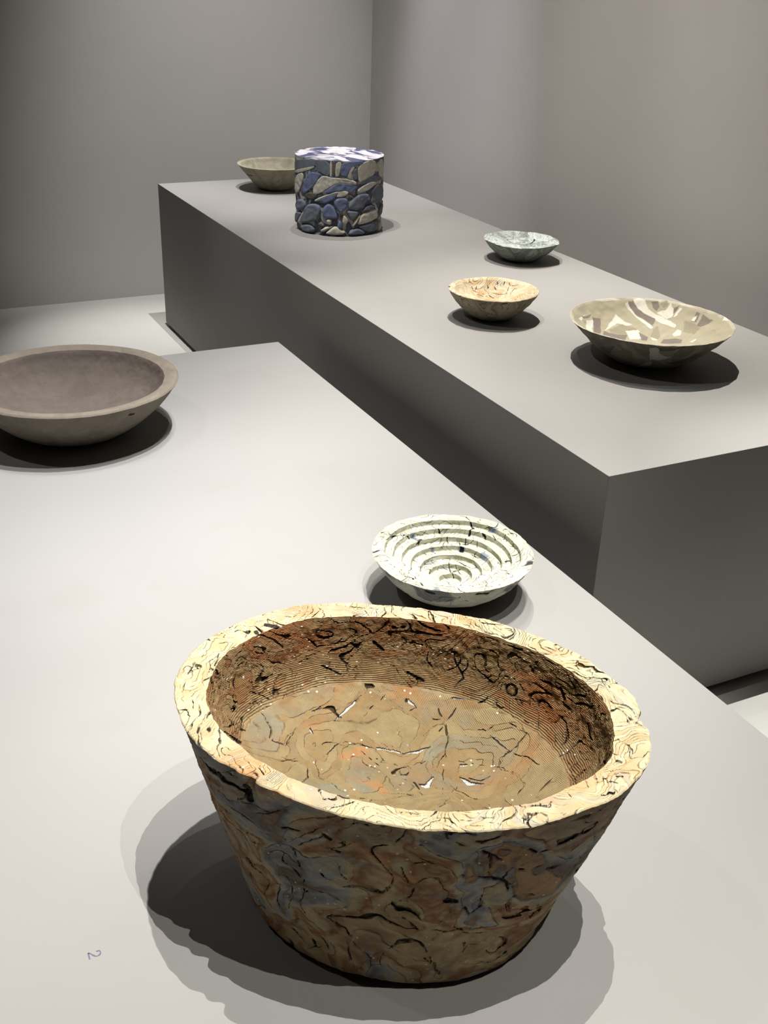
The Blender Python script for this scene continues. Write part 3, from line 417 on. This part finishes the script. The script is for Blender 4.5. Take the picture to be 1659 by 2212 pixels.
def vessel(root, sections, nth, oval=(1, 1, 0), base_off=(0, 0), Hh=.1, wob=((9, .003), (30, .001)), seed=0., feat=None, fade_mm=3.0, notches=()):
    """sections: list of dict(name, path (n,2), mat, close) ; each becomes one part of the vessel"""
    th = np.linspace(0, 2 * np.pi, nth, endpoint=False)
    ax, ay, an = oval; ca, sa = math.cos(an), math.sin(an)
    res = []
    nth0 = nth
    for sc in sections:
        nth = sc.get('nth', nth0); th = np.linspace(0, 2 * np.pi, nth, endpoint=False)
        p = sc['path']; n = len(p)
        r = p[:, 0][:, None]; z = np.repeat(p[:, 1][:, None], nth, 1)
        X0 = r * np.cos(th - an) * ax; Y0 = r * np.sin(th - an) * ay
        X = X0 * ca - Y0 * sa; Y = X0 * sa + Y0 * ca
        k = np.clip(1 - z / Hh, 0, 1); X = X + base_off[0] * k; Y = Y + base_off[1] * k
        V = np.stack([X, Y, z], 2).reshape(-1, 3)
        xy0 = V[:, :2].copy()
        lock = np.clip(V[:, 2] / .012, 0, 1) if sc.get('ground', True) else 1.0
        if np.ndim(lock) == 0: lock = np.ones(len(V))
        D = np.zeros_like(V)
        for f, a in wob: D += vnoise(V, f, seed) * a * 1.6
        D[:, 2] *= .5 * (1 if sc.get('ground', True) else 1)
        V = V + D * lock[:, None]
        V[:, 2] = np.maximum(V[:, 2], 0.0)
        if sc.get('mod'): V = sc['mod'](V, xy0)
        for nx, ny, nr, nd, nh in notches:                          # broken-out bits of the rim's outer edge
            q = V[:, :2] - (nx, ny); g = np.exp(-(q ** 2).sum(1) / nr ** 2) * np.clip(1 - (Hh - V[:, 2]) / nh, 0, 1)
            c = V[:, :2] / (np.linalg.norm(V[:, :2], axis=1)[:, None] + 1e-6); V[:, :2] -= c * (g * nd)[:, None]; V[:, 2] -= g * nd * .5
        s = np.concatenate([[0], np.cumsum(np.hypot(*np.diff(p, axis=0).T))]) * 1000
        e0 = s if sc.get('seam0', True) else np.full(n, 99.); e1 = (s[-1] - s) if sc.get('seam1', True) else np.full(n, 99.)
        fade = np.repeat(np.clip(np.minimum(e0, e1) / fade_mm, 0, 1)[:, None], nth, 1).reshape(-1)
        i = np.arange(n - 1)[:, None] * nth; j = np.arange(nth)[None]; j2 = (j + 1) % nth
        Fq = np.stack([i + j, i + j2, i + nth + j2, i + nth + j], 2).reshape(-1, 4)
        if sc.get('flip'): Fq = Fq[:, ::-1]
        at = {'fade': fade, 'crk': np.full(len(V), -2.0), 'glint': np.full(len(V), -2.0), 'tint': np.zeros((len(V), 3)), 'tintw': np.zeros(len(V))}
        if feat: V = feat(sc['name'], V, xy0, at)
        res.append(mesh_obj(sc['name'], V, Fq, sc['mat'], root, True, at))
    return res
exec_features = {}

# --- big oval basin --------------------------------------------------------
CREAM = [(0, lin(210, 194, 156)), (.3, lin(216, 202, 168)), (.5, lin(212, 186, 142)), (.6, lin(218, 206, 172)), (.8, lin(190, 184, 162)), (1, lin(216, 194, 150))]
M_RIM = mat_clay('basin_rim_clay', CREAM, warp=((8, .07), (26, .026), (80, .006)), field=10, k=46, linew=.42, stretch=(1, 1, 1.6), lineamt=.62,
                 linec=lin(112, 84, 58), depth=.0020, grime=lin(214, 144, 84), grime_amt=.55, speck=lin(250, 248, 238), crev=(12, 13, .36, lin(30, 28, 32)))
INNER = [(0, lin(132, 104, 68)), (.3, lin(150, 124, 86)), (.5, lin(134, 92, 54)), (.7, lin(146, 120, 84)), (1, lin(124, 92, 58))]  # brown clay, with the wall's shade partly put into the colour
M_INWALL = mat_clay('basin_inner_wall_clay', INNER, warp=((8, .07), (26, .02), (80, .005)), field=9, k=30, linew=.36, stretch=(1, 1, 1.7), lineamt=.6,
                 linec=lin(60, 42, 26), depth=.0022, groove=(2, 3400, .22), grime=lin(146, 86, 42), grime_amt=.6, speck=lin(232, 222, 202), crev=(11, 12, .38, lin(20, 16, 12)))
M_INFLOOR = mat_clay('basin_inner_floor_clay', [(0, lin(150, 130, 94)), (.3, lin(158, 138, 100)), (.5, lin(150, 124, 86)), (.75, lin(146, 138, 114)), (1, lin(160, 134, 94))],
                 warp=((6, .08), (22, .026), (80, .006)), field=7, k=24, linew=.30, linec=lin(112, 84, 56), lineamt=.55, depth=.0018, groove=(0, 3200, .14),
                 grime=lin(170, 114, 66), grime_amt=.5, speck=lin(236, 230, 214), glint=lin(214, 214, 210), crev=(8, 7, .13, lin(60, 42, 26)))
M_OUT = mat_clay('basin_outer_clay', [(0, lin(148, 124, 90)), (.25, lin(176, 158, 120)), (.45, lin(138, 98, 66)), (.6, lin(176, 162, 128)), (.75, lin(146, 148, 146)), (.9, lin(110, 98, 84)), (1, lin(160, 128, 90))],
                 warp=((3.5, .22), (10, .08), (36, .014), (120, .003)), field=4.5, k=20, linew=.26, stretch=(1, 1, 1.1), rot=(.5, .35, 0), linec=lin(70, 58, 46), lineamt=.4, depth=.0020,
                 grime=lin(96, 96, 96), grime_amt=.45, speck=lin(206, 196, 176), selw=.12, fdet=2.5, crev=(7, 9, .22, lin(30, 27, 25)))
Hh = .2952
basin = tag(empty('marbled_basin', (-.7822, -.6441, HA)), 'large oval marbled clay basin with a broad cream rim, nearest on the low plinth', 'basin')
Rr = .2393
outp = smooth_path([(.1477, 0.0), (.159, .0118), (.166, .0354), (.177, .0738), (.194, .1328), (.2147, .2066), (Rr, Hh)], 250)
outp = np.vstack([np.stack([np.linspace(.002, .1477, 12, endpoint=False), np.zeros(12)], 1), outp])
rimp = smooth_path([(Rr, Hh), (Rr - .003, Hh + .002), (Rr - .018, Hh + .0015), (Rr - .034, Hh - .0005)], 44)
inw = smooth_path([(Rr - .034, Hh - .0005), (Rr - .036, Hh - .008), (Rr - .041, Hh - .035), (Rr - .049, Hh - .060), (Rr - .060, Hh - .074), (Rr - .070, Hh - .082)], 110)
inf = smooth_path([(Rr - .070, Hh - .082), (Rr - .090, Hh - .093), (.11, Hh - .107), (.055, Hh - .117), (.0006, Hh - .120)], 160)
NOTCH = ((-.226, -.030, .010, .006, .03), (-.216, -.052, .009, .011, .05), (.234, -.139, .008, .006, .04), (.226, -.150, .006, .004, .03), (-.19, -.085, .008, .004, .03))
_bf = features('basin', {2: lin(104, 108, 116), 3: lin(190, 128, 78)})
def basin_feat(name, V, xy0, at):
    """the trowelled floor colour licks up the wall and the wall's orange runs down over the floor"""
    n = pnoise(V * 26 + 5) * .026 + pnoise(V * 90) * .006
    zb = Hh - .080
    if name == 'inner_wall':
        k = np.clip((zb + .004 + n - V[:, 2]) / .006, 0, 1); at['tint'][:] = lin(156, 135, 99); at['tintw'] = k * .85
    if name == 'bowl_floor':
        k = np.clip((V[:, 2] - (zb - .004) - n) / .006, 0, 1); at['tint'][:] = lin(140, 108, 70); at['tintw'] = k * .8
    return _bf(name, V, xy0, at)
vessel(basin, [
    dict(name='outer_wall', path=outp, mat=M_OUT, seam0=False, nth=960),
    dict(name='rim', path=rimp, mat=M_RIM, ground=False, nth=2200),
    dict(name='inner_wall', path=inw, mat=M_INWALL, ground=False, nth=1500),
    dict(name='bowl_floor', path=inf, mat=M_INFLOOR, ground=False, seam1=False, nth=1200)],
    1000, (1.166, .8587, -.7415), (-.016, -.0075), Hh, ((5, .004), (22, .0022), (70, .0012), (160, .0007)), 1.0, notches=NOTCH, feat=basin_feat)

# --- small helper for round bowls ------------------------------------------
def bowl(name, label, x, y, z, R, Hb, outer, rim, inner, mo, mr_, mi, nth, no, nr, ni, wob, seed, cat='bowl', names=('outer_wall', 'rim', 'bowl_floor'), **kw):
    r = tag(empty(name, (x, y, z)), label, cat)
    o = smooth_path(outer, no); o = np.vstack([np.stack([np.linspace(.001, o[0, 0], 8, endpoint=False), np.zeros(8)], 1), o])
    vessel(r, [dict(name=names[0], path=o, mat=mo, seam0=False), dict(name=names[1], path=smooth_path(rim, nr), mat=mr_, ground=False),
               dict(name=names[2], path=smooth_path(inner, ni), mat=mi, ground=False, seam1=False)], nth, Hh=Hb, wob=wob, seed=seed, **kw)
    return r

# --- smooth brown bowl ------------------------------------------------------
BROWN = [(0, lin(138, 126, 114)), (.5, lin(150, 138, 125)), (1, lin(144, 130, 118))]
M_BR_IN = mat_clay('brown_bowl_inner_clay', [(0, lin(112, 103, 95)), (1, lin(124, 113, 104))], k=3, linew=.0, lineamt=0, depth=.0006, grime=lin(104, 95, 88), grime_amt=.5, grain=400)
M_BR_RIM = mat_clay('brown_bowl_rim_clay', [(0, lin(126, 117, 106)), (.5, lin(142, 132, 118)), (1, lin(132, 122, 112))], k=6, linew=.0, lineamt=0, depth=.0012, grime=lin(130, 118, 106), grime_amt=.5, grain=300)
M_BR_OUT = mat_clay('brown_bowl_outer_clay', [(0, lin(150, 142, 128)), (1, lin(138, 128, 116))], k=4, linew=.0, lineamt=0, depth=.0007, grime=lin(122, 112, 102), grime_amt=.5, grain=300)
R, Hb = .259, .129
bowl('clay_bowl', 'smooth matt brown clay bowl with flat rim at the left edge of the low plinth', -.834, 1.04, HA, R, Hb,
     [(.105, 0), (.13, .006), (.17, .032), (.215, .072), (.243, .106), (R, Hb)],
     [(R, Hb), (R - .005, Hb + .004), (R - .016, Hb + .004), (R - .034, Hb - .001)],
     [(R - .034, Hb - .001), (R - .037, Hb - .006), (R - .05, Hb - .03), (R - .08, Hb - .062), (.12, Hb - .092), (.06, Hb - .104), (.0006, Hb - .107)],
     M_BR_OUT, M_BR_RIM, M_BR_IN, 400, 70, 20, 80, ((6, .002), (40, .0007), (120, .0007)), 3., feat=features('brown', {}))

# --- terraced white bowl ----------------------------------------------------
WHITE = [(0, lin(214, 212, 188)), (.5, lin(204, 202, 178)), (1, lin(218, 216, 196))]
M_WH = mat_clay('white_terraced_clay', WHITE, warp=((10, .06), (40, .01)), field=13, k=22, linew=.26, linec=lin(66, 66, 66), lineamt=.8, depth=.0016, crev=(16, 10, .22, lin(52, 54, 58)),
                patch=(lin(104, 120, 140), 16, .68, .74, .8), speck=lin(120, 134, 150))
M_WH_OUT = mat_clay('white_outer_clay', [(0, lin(206, 206, 186)), (.6, lin(196, 196, 176)), (1, lin(216, 214, 196))], warp=((9, .07), (40, .01)), field=12, k=26, linew=.22, linec=lin(58, 58, 58), depth=.0018,
                    patch=(lin(88, 92, 98), 14, .56, .62, .8))
R, Hb = .150, .087
wb = tag(empty('terraced_bowl', (-.358, -.019, HA)), 'off-white clay bowl with stepped rings inside, behind the large basin', 'bowl')
o = smooth_path([(.045, 0), (.062, .0035), (.09, .019), (.118, .043), (.138, .067), (R, Hb)], 110)
o = np.vstack([np.stack([np.linspace(.001, .045, 8, endpoint=False), np.zeros(8)], 1), o])
secs = [dict(name='outer_wall', path=o, mat=M_WH_OUT, seam0=False),
        dict(name='rim', path=line_path([(R, Hb), (R - .002, Hb + .001), (.127, Hb)], 26), mat=M_WH, ground=False)]
rad = [.127, .1105, .0935, .076, .058, .040, .021]
zz = Hb
for i, rr in enumerate(rad):
    nx = rad[i + 1] if i + 1 < len(rad) else .0006
    zn = zz - .0088
    secs.append(dict(name='terrace_ring', path=line_path([(rr, zz), (rr - .0015, zn), (nx, zn - .0012)], 22), mat=M_WH, ground=False, seam1=i + 1 < len(rad)))
    zz = zn - .0012
vessel(wb, secs, 620, Hh=Hb, wob=((9, .0022), (40, .0013), (110, .0008)), seed=5., fade_mm=1.5, feat=features('white', {2: lin(112, 126, 148)}))

# --- far pale bowl, grey-green bowl, cream swirled bowl ----------------------
M_CR = mat_clay('pale_bowl_clay', [(0, lin(172, 167, 144)), (.4, lin(186, 180, 156)), (.7, lin(164, 155, 134)), (1, lin(188, 183, 162))], warp=((6, .07), (20, .01)), field=9, k=9, linew=.05, lineamt=.35, depth=.0006)
R, Hb = .162, .103
bowl('clay_bowl', 'plain pale cream clay bowl half hidden behind the blue and white drum', .448, 2.987, HB, R, Hb,
     [(.062, 0), (.078, .008), (.098, .027), (.125, .058), (.15, .088), (R, Hb)],
     [(R, Hb), (R - .003, Hb + .002), (R - .009, Hb + .001), (R - .016, Hb - .002)],
     [(R - .016, Hb - .002), (R - .03, Hb - .02), (R - .06, Hb - .045), (.05, Hb - .062), (.0006, Hb - .066)],
     M_CR, M_CR, M_CR, 300, 60, 12, 60, ((10, .002), (40, .0006)), 8., feat=features('cream', {2: lin(110, 108, 92)}))
M_GR = mat_clay('grey_green_clay', [(0, lin(180, 188, 180)), (.3, lin(226, 232, 224)), (.5, lin(150, 158, 152)), (.7, lin(214, 220, 214)), (1, lin(196, 202, 196))], warp=((9, .08), (30, .02)), field=14, k=40, linew=.5,
                linec=lin(70, 76, 72), lineamt=.8, depth=.003)
M_GR_OUT = mat_clay('grey_green_outer_clay', [(0, lin(140, 148, 138)), (.4, lin(176, 184, 172)), (.6, lin(120, 128, 118)), (1, lin(160, 166, 156))], warp=((9, .08), (30, .02)), field=11, k=24, linew=.3,
                linec=lin(84, 88, 80), lineamt=.7, depth=.002)
R, Hb = .127, .065
bowl('clay_bowl', 'small grey-green marbled clay bowl, nearest the right wall', .788, 1.571, HB, R, Hb,
     [(.045, 0), (.06, .004), (.085, .019), (.108, .041), (R, Hb)],
     [(R, Hb), (R - .003, Hb + .002), (R - .01, Hb + .002), (R - .018, Hb - .001)],
     [(R - .018, Hb - .001), (R - .035, Hb - .008), (.06, Hb - .018), (.03, Hb - .022), (.0006, Hb - .024)],
     M_GR_OUT, M_GR, M_GR, 400, 70, 18, 90, ((14, .005), (50, .002)), 13., feat=features('grey', {}))
M_SW = mat_clay('swirled_cream_clay', [(0, lin(224, 207, 174)), (.3, lin(230, 216, 186)), (.55, lin(218, 184, 140)), (.7, lin(222, 208, 178)), (1, lin(196, 184, 154))], warp=((9, .09), (26, .02)), field=12, k=36, linew=.55,
                linec=lin(104, 84, 64), depth=.0016, lineamt=.8)
M_SW_OUT = mat_clay('swirled_cream_outer_clay', [(0, lin(176, 164, 136)), (.4, lin(190, 180, 152)), (.6, lin(150, 138, 118)), (1, lin(170, 160, 134))], warp=((8, .09), (26, .02)), field=9, k=20, linew=.34,
                linec=lin(64, 56, 56), depth=.0018, lineamt=.85, grime=lin(110, 100, 96), grime_amt=.5)
R, Hb = .127, .079
bowl('clay_bowl', 'small cream clay bowl swirled with brown and dark lines, beside the taupe patched bowl', .344, 1.019, HB, R, Hb,
     [(.04, 0), (.056, .004), (.083, .022), (.107, .048), (.12, .067), (R, Hb)],
     [(R, Hb), (R - .003, Hb + .002), (R - .01, Hb + .001), (R - .018, Hb - .002)],
     [(R - .018, Hb - .002), (R - .035, Hb - .015), (.06, Hb - .032), (.03, Hb - .04), (.0006, Hb - .042)],
     M_SW_OUT, M_SW, M_SW, 460, 80, 18, 100, ((12, .003), (50, .0018)), 17., feat=features('marb', {3: lin(226, 170, 116)}))

# --- large taupe / white patched bowl ----------------------------------------
TP = [(0, lin(236, 226, 202)), (.3, lin(250, 242, 222)), (.45, lin(214, 202, 180)), (.6, lin(184, 172, 160)), (.8, lin(224, 214, 190)), (1, lin(206, 194, 170))]
M_TP = mat_clay('patched_taupe_clay', TP, warp=((5, .10), (16, .02)), field=6, k=14, linew=.04, linec=lin(120, 108, 96), lineamt=.5, depth=.0008, use_col=True)
M_TP_OUT = mat_clay('patched_taupe_outer_clay', [(0, lin(150, 146, 124)), (.5, lin(134, 128, 112)), (.7, lin(112, 106, 98)), (1, lin(170, 166, 148))], warp=((5, .10), (16, .02)), field=6, k=12, linew=.06, linec=lin(70, 64, 56), lineamt=.6, depth=.0012, use_col=True)
TPC = [lin(252, 246, 230), lin(152, 139, 129), lin(180, 170, 146), lin(176, 174, 162), lin(96, 90, 84)]
def taupe_feat(name, V, xy0, at):
    P = V[:, :2] + vnoise(V, 60, 2.)[:, :2] * .003
    if name != 'outer_wall':
        at['tint'][:] = lin(200, 190, 163); at['tintw'][:] = .9 if name != 'rim' else .35; src = TAUPE_IN
    else: src = TAUPE_OUT
    for c, poly in src:
        m = in_poly(P, [(a * 1e-4, b * 1e-4) for a, b in poly])
        at['tint'][m] = TPC[c]; at['tintw'][m] = 1.0
    return V
R, Hb = .205, .101
bowl('clay_bowl', 'large thin-edged bowl patched in cream, white and taupe clay on the tall plinth', .529, .558, HB, R, Hb,
     [(.075, 0), (.092, .005), (.125, .025), (.16, .054), (.188, .083), (R, Hb)],
     [(R, Hb), (R - .002, Hb + .001), (R - .004, Hb + .0005), (R - .009, Hb - .003)],
     [(R - .009, Hb - .003), (R - .03, Hb - .024), (R - .06, Hb - .046), (.1, Hb - .064), (.05, Hb - .074), (.0006, Hb - .077)],
     M_TP_OUT, M_TP, M_TP, 800, 84, 12, 160, ((7, .003), (45, .0016)), 23., feat=taupe_feat)

# --- blue and white drum ------------------------------------------------------
M_DR = mat_clay('drum_body_clay', [(0, lin(120, 132, 160)), (.3, lin(96, 104, 122)), (.42, lin(90, 96, 106)), (.5, lin(196, 192, 180)), (.62, lin(214, 208, 194)), (.72, lin(110, 122, 150)), (1, lin(90, 96, 106))],
                warp=((7, .10), (22, .02)), field=8, k=16, linew=.12, linec=lin(50, 50, 52), depth=.0015, stretch=(1, 1, 1.2))
M_DR_TOP = mat_clay('drum_top_clay', [(0, lin(70, 76, 110)), (.3, lin(90, 96, 130)), (.40, lin(96, 100, 132)), (.5, lin(226, 220, 226)), (.72, lin(240, 236, 240)), (.82, lin(100, 106, 140)), (1, lin(60, 62, 90))],
                warp=((5, .14), (16, .03)), field=6, k=12, linew=.10, linec=lin(60, 50, 60), depth=.0015)
drum = tag(empty('marbled_drum', (.3994, 2.2125, HB)), 'squat blue, slate and white clay drum pressed from lumps, standing upright on the tall plinth', 'vessel')
Rd, Hd = .1625, .2624
so = np.stack([Rd - .0015 - .007 * np.clip((.15 - np.linspace(0, Hd, 120)) / .15, 0, 1) ** .7, np.linspace(0, Hd, 120)], 1)
so[-3:, 0] = Rd - .001
vessel(drum, [dict(name='body', path=so, mat=M_DR, seam0=False),
              dict(name='top_face', path=line_path([(Rd - .001, Hd), (.001, Hd)], 70), mat=M_DR_TOP, ground=False, seam1=False)], 420, Hh=Hd, wob=((12, .0012), (40, .001)), seed=31.)
CK = {}
for key, nm, pal, lc in (('s', 'slate_clay', [(0, lin(112, 118, 130)), (.5, lin(128, 136, 150)), (1, lin(98, 102, 110))], lin(170, 168, 158)),
                         ('b', 'blue_clay', [(0, lin(108, 121, 154)), (.5, lin(124, 137, 170)), (1, lin(96, 106, 134))], lin(160, 162, 164)),
                         ('w', 'white_clay', [(0, lin(206, 201, 186)), (.5, lin(222, 217, 202)), (1, lin(184, 180, 168))], lin(120, 120, 122)),
                         ('k', 'brown_clay', [(0, lin(96, 90, 80)), (.5, lin(120, 112, 100)), (1, lin(80, 76, 70))], lin(170, 166, 152))):
    CK[key] = mat_clay('drum_' + nm, pal, warp=((9, .08), (30, .02)), field=14, k=12, linew=.16, linec=lc, lineamt=.45, depth=.0009)
def chunk(poly, col, bulge, shift):
    """one pressed lump of clay lying on the drum wall; poly in (0.1 degree, 0.1 mm)"""
    Q = np.array([(math.radians(a / 10), z * 1e-4) for a, z in poly]); Q[:, 0] *= Rd
    for _ in range(2):
        nx = np.roll(Q, -1, 0); Q = np.stack([Q * .75 + nx * .25, Q * .25 + nx * .75], 1).reshape(-1, 2)
    t_ = np.roll(Q, -1, 0) - np.roll(Q, 1, 0); t_ /= np.linalg.norm(t_, axis=1)[:, None] + 1e-9
    n_ = np.stack([t_[:, 1], -t_[:, 0]], 1); ar = .5 * np.sum(Q[:, 0] * np.roll(Q[:, 1], -1) - np.roll(Q[:, 0], -1) * Q[:, 1])
    Q = Q + n_ * (.0016, .0016, .0010, .0006)[bulge] * (1 if ar > 0 else -1)
    pg = [tuple(q) for q in Q]; st = .0019
    x0, z0 = Q.min(0) - st; x1, z1 = Q.max(0) + st
    xs = np.arange(x0, x1 + st, st); zs = np.arange(max(z0, .0004), min(z1, Hd - .0006) + st, st)
    G = np.stack(np.meshgrid(xs, zs), 2); sh = G.shape[:2]; F = G.reshape(-1, 2)
    ins = in_poly(F, pg)
    e = np.full(len(F), 9.)
    near = F.copy()
    for a, b in zip(Q, np.roll(Q, -1, 0)):
        d = b - a; L = max(d @ d, 1e-12); t = np.clip((F - a) @ d / L, 0, 1); c = a + t[:, None] * d
        dd = np.hypot(*(F - c).T); m = dd < e; e[m] = dd[m]; near[m] = c[m]
    sd = np.where(ins, e, -e)
    snap = (sd < 0) & (sd > -st * 1.1); F2 = F.copy(); F2[snap] = near[snap]      # pull the outermost ring onto the outline
    ok = (sd > -st * 1.1).reshape(sh)
    cell = ok[:-1, :-1] & ok[1:, :-1] & ok[:-1, 1:] & ok[1:, 1:]
    s0 = (sd > 0).reshape(sh); cell &= (s0[:-1, :-1] | s0[1:, :-1] | s0[:-1, 1:] | s0[1:, 1:])
    if cell.sum() < 4: return
    hb = (.0012, .0022, .0040, .0062)[bulge]; wd = (.0012, .003, .006, .009)[bulge]
    k = np.clip(sd / wd, 0, 1); k = np.sqrt(1 - (1 - k) ** 2)
    base = Rd - .0035 - .007 * np.clip((.15 - F2[:, 1]) / .15, 0, 1) ** .7
    top = Rd + (hb - .0012) * .8
    r = base + (top - base) * k + pnoise(np.stack([F2[:, 0] * 60, F2[:, 1] * 60, np.full(len(F2), len(poly) * 1.7 + shift)], 1)) * .0022 * k * (bulge > 0)
    th = F2[:, 0] / Rd + math.radians(-114 + shift)
    V = np.stack([r * np.cos(th), r * np.sin(th), F2[:, 1]], 1)
    iz, ix = np.where(cell); n = sh[1]; i = iz * n + ix
    Fq = np.stack([i, i + 1, i + n + 1, i + n], 1)
    u, inv = np.unique(Fq, return_inverse=True); inv = inv.reshape(Fq.shape)
    V = V[u]; at = {'fade': k[u], 'crk': np.full(len(u), -2.), 'glint': np.full(len(u), -2.), 'tint': np.zeros((len(u), 3)), 'tintw': np.zeros(len(u))}
    mesh_obj('clay_lump', V, inv, CK[col], drum, True, at)
for col, bulge, poly in DRUM: chunk(poly, col, bulge, 0)
for col, bulge, poly in DRUM:                                        # the far side is pressed from the same kind of lumps
    chunk([(-a, z) for a, z in poly][::-1], col, bulge, 178)

# pencilled figure on the low plinth
pm_v, pm_f = [], []
cx, cy = PA.location.x, PA.location.y
for path in PENCIL:
    P = np.array(path) * 1e-5; P = smooth_path(P, 24) - (cx, cy)
    d = np.gradient(P, axis=0); d /= np.linalg.norm(d, axis=1)[:, None]; nn = np.stack([-d[:, 1], d[:, 0]], 1)
    b = len(pm_v)
    for i, (q, m) in enumerate(zip(P, nn)):
        w = .0008 * (1 + .3 * math.sin(i * .9))
        for sgn in (-1, 1):
            for zz_ in (0, .00025): pm_v.append((q[0] + sgn * m[0] * w, q[1] + sgn * m[1] * w, HA + zz_))
    for i in range(len(P) - 1):
        k = b + 4 * i; pm_f += [(k + 1, k + 3, k + 7, k + 5), (k, k + 1, k + 5, k + 4), (k + 2, k + 6, k + 7, k + 3)]
tag(mesh_obj('pencil_mark', pm_v, pm_f, mat_paint('pencil', lin(112, 108, 134), .02), PA, False), 'small blue-grey handwritten figure')
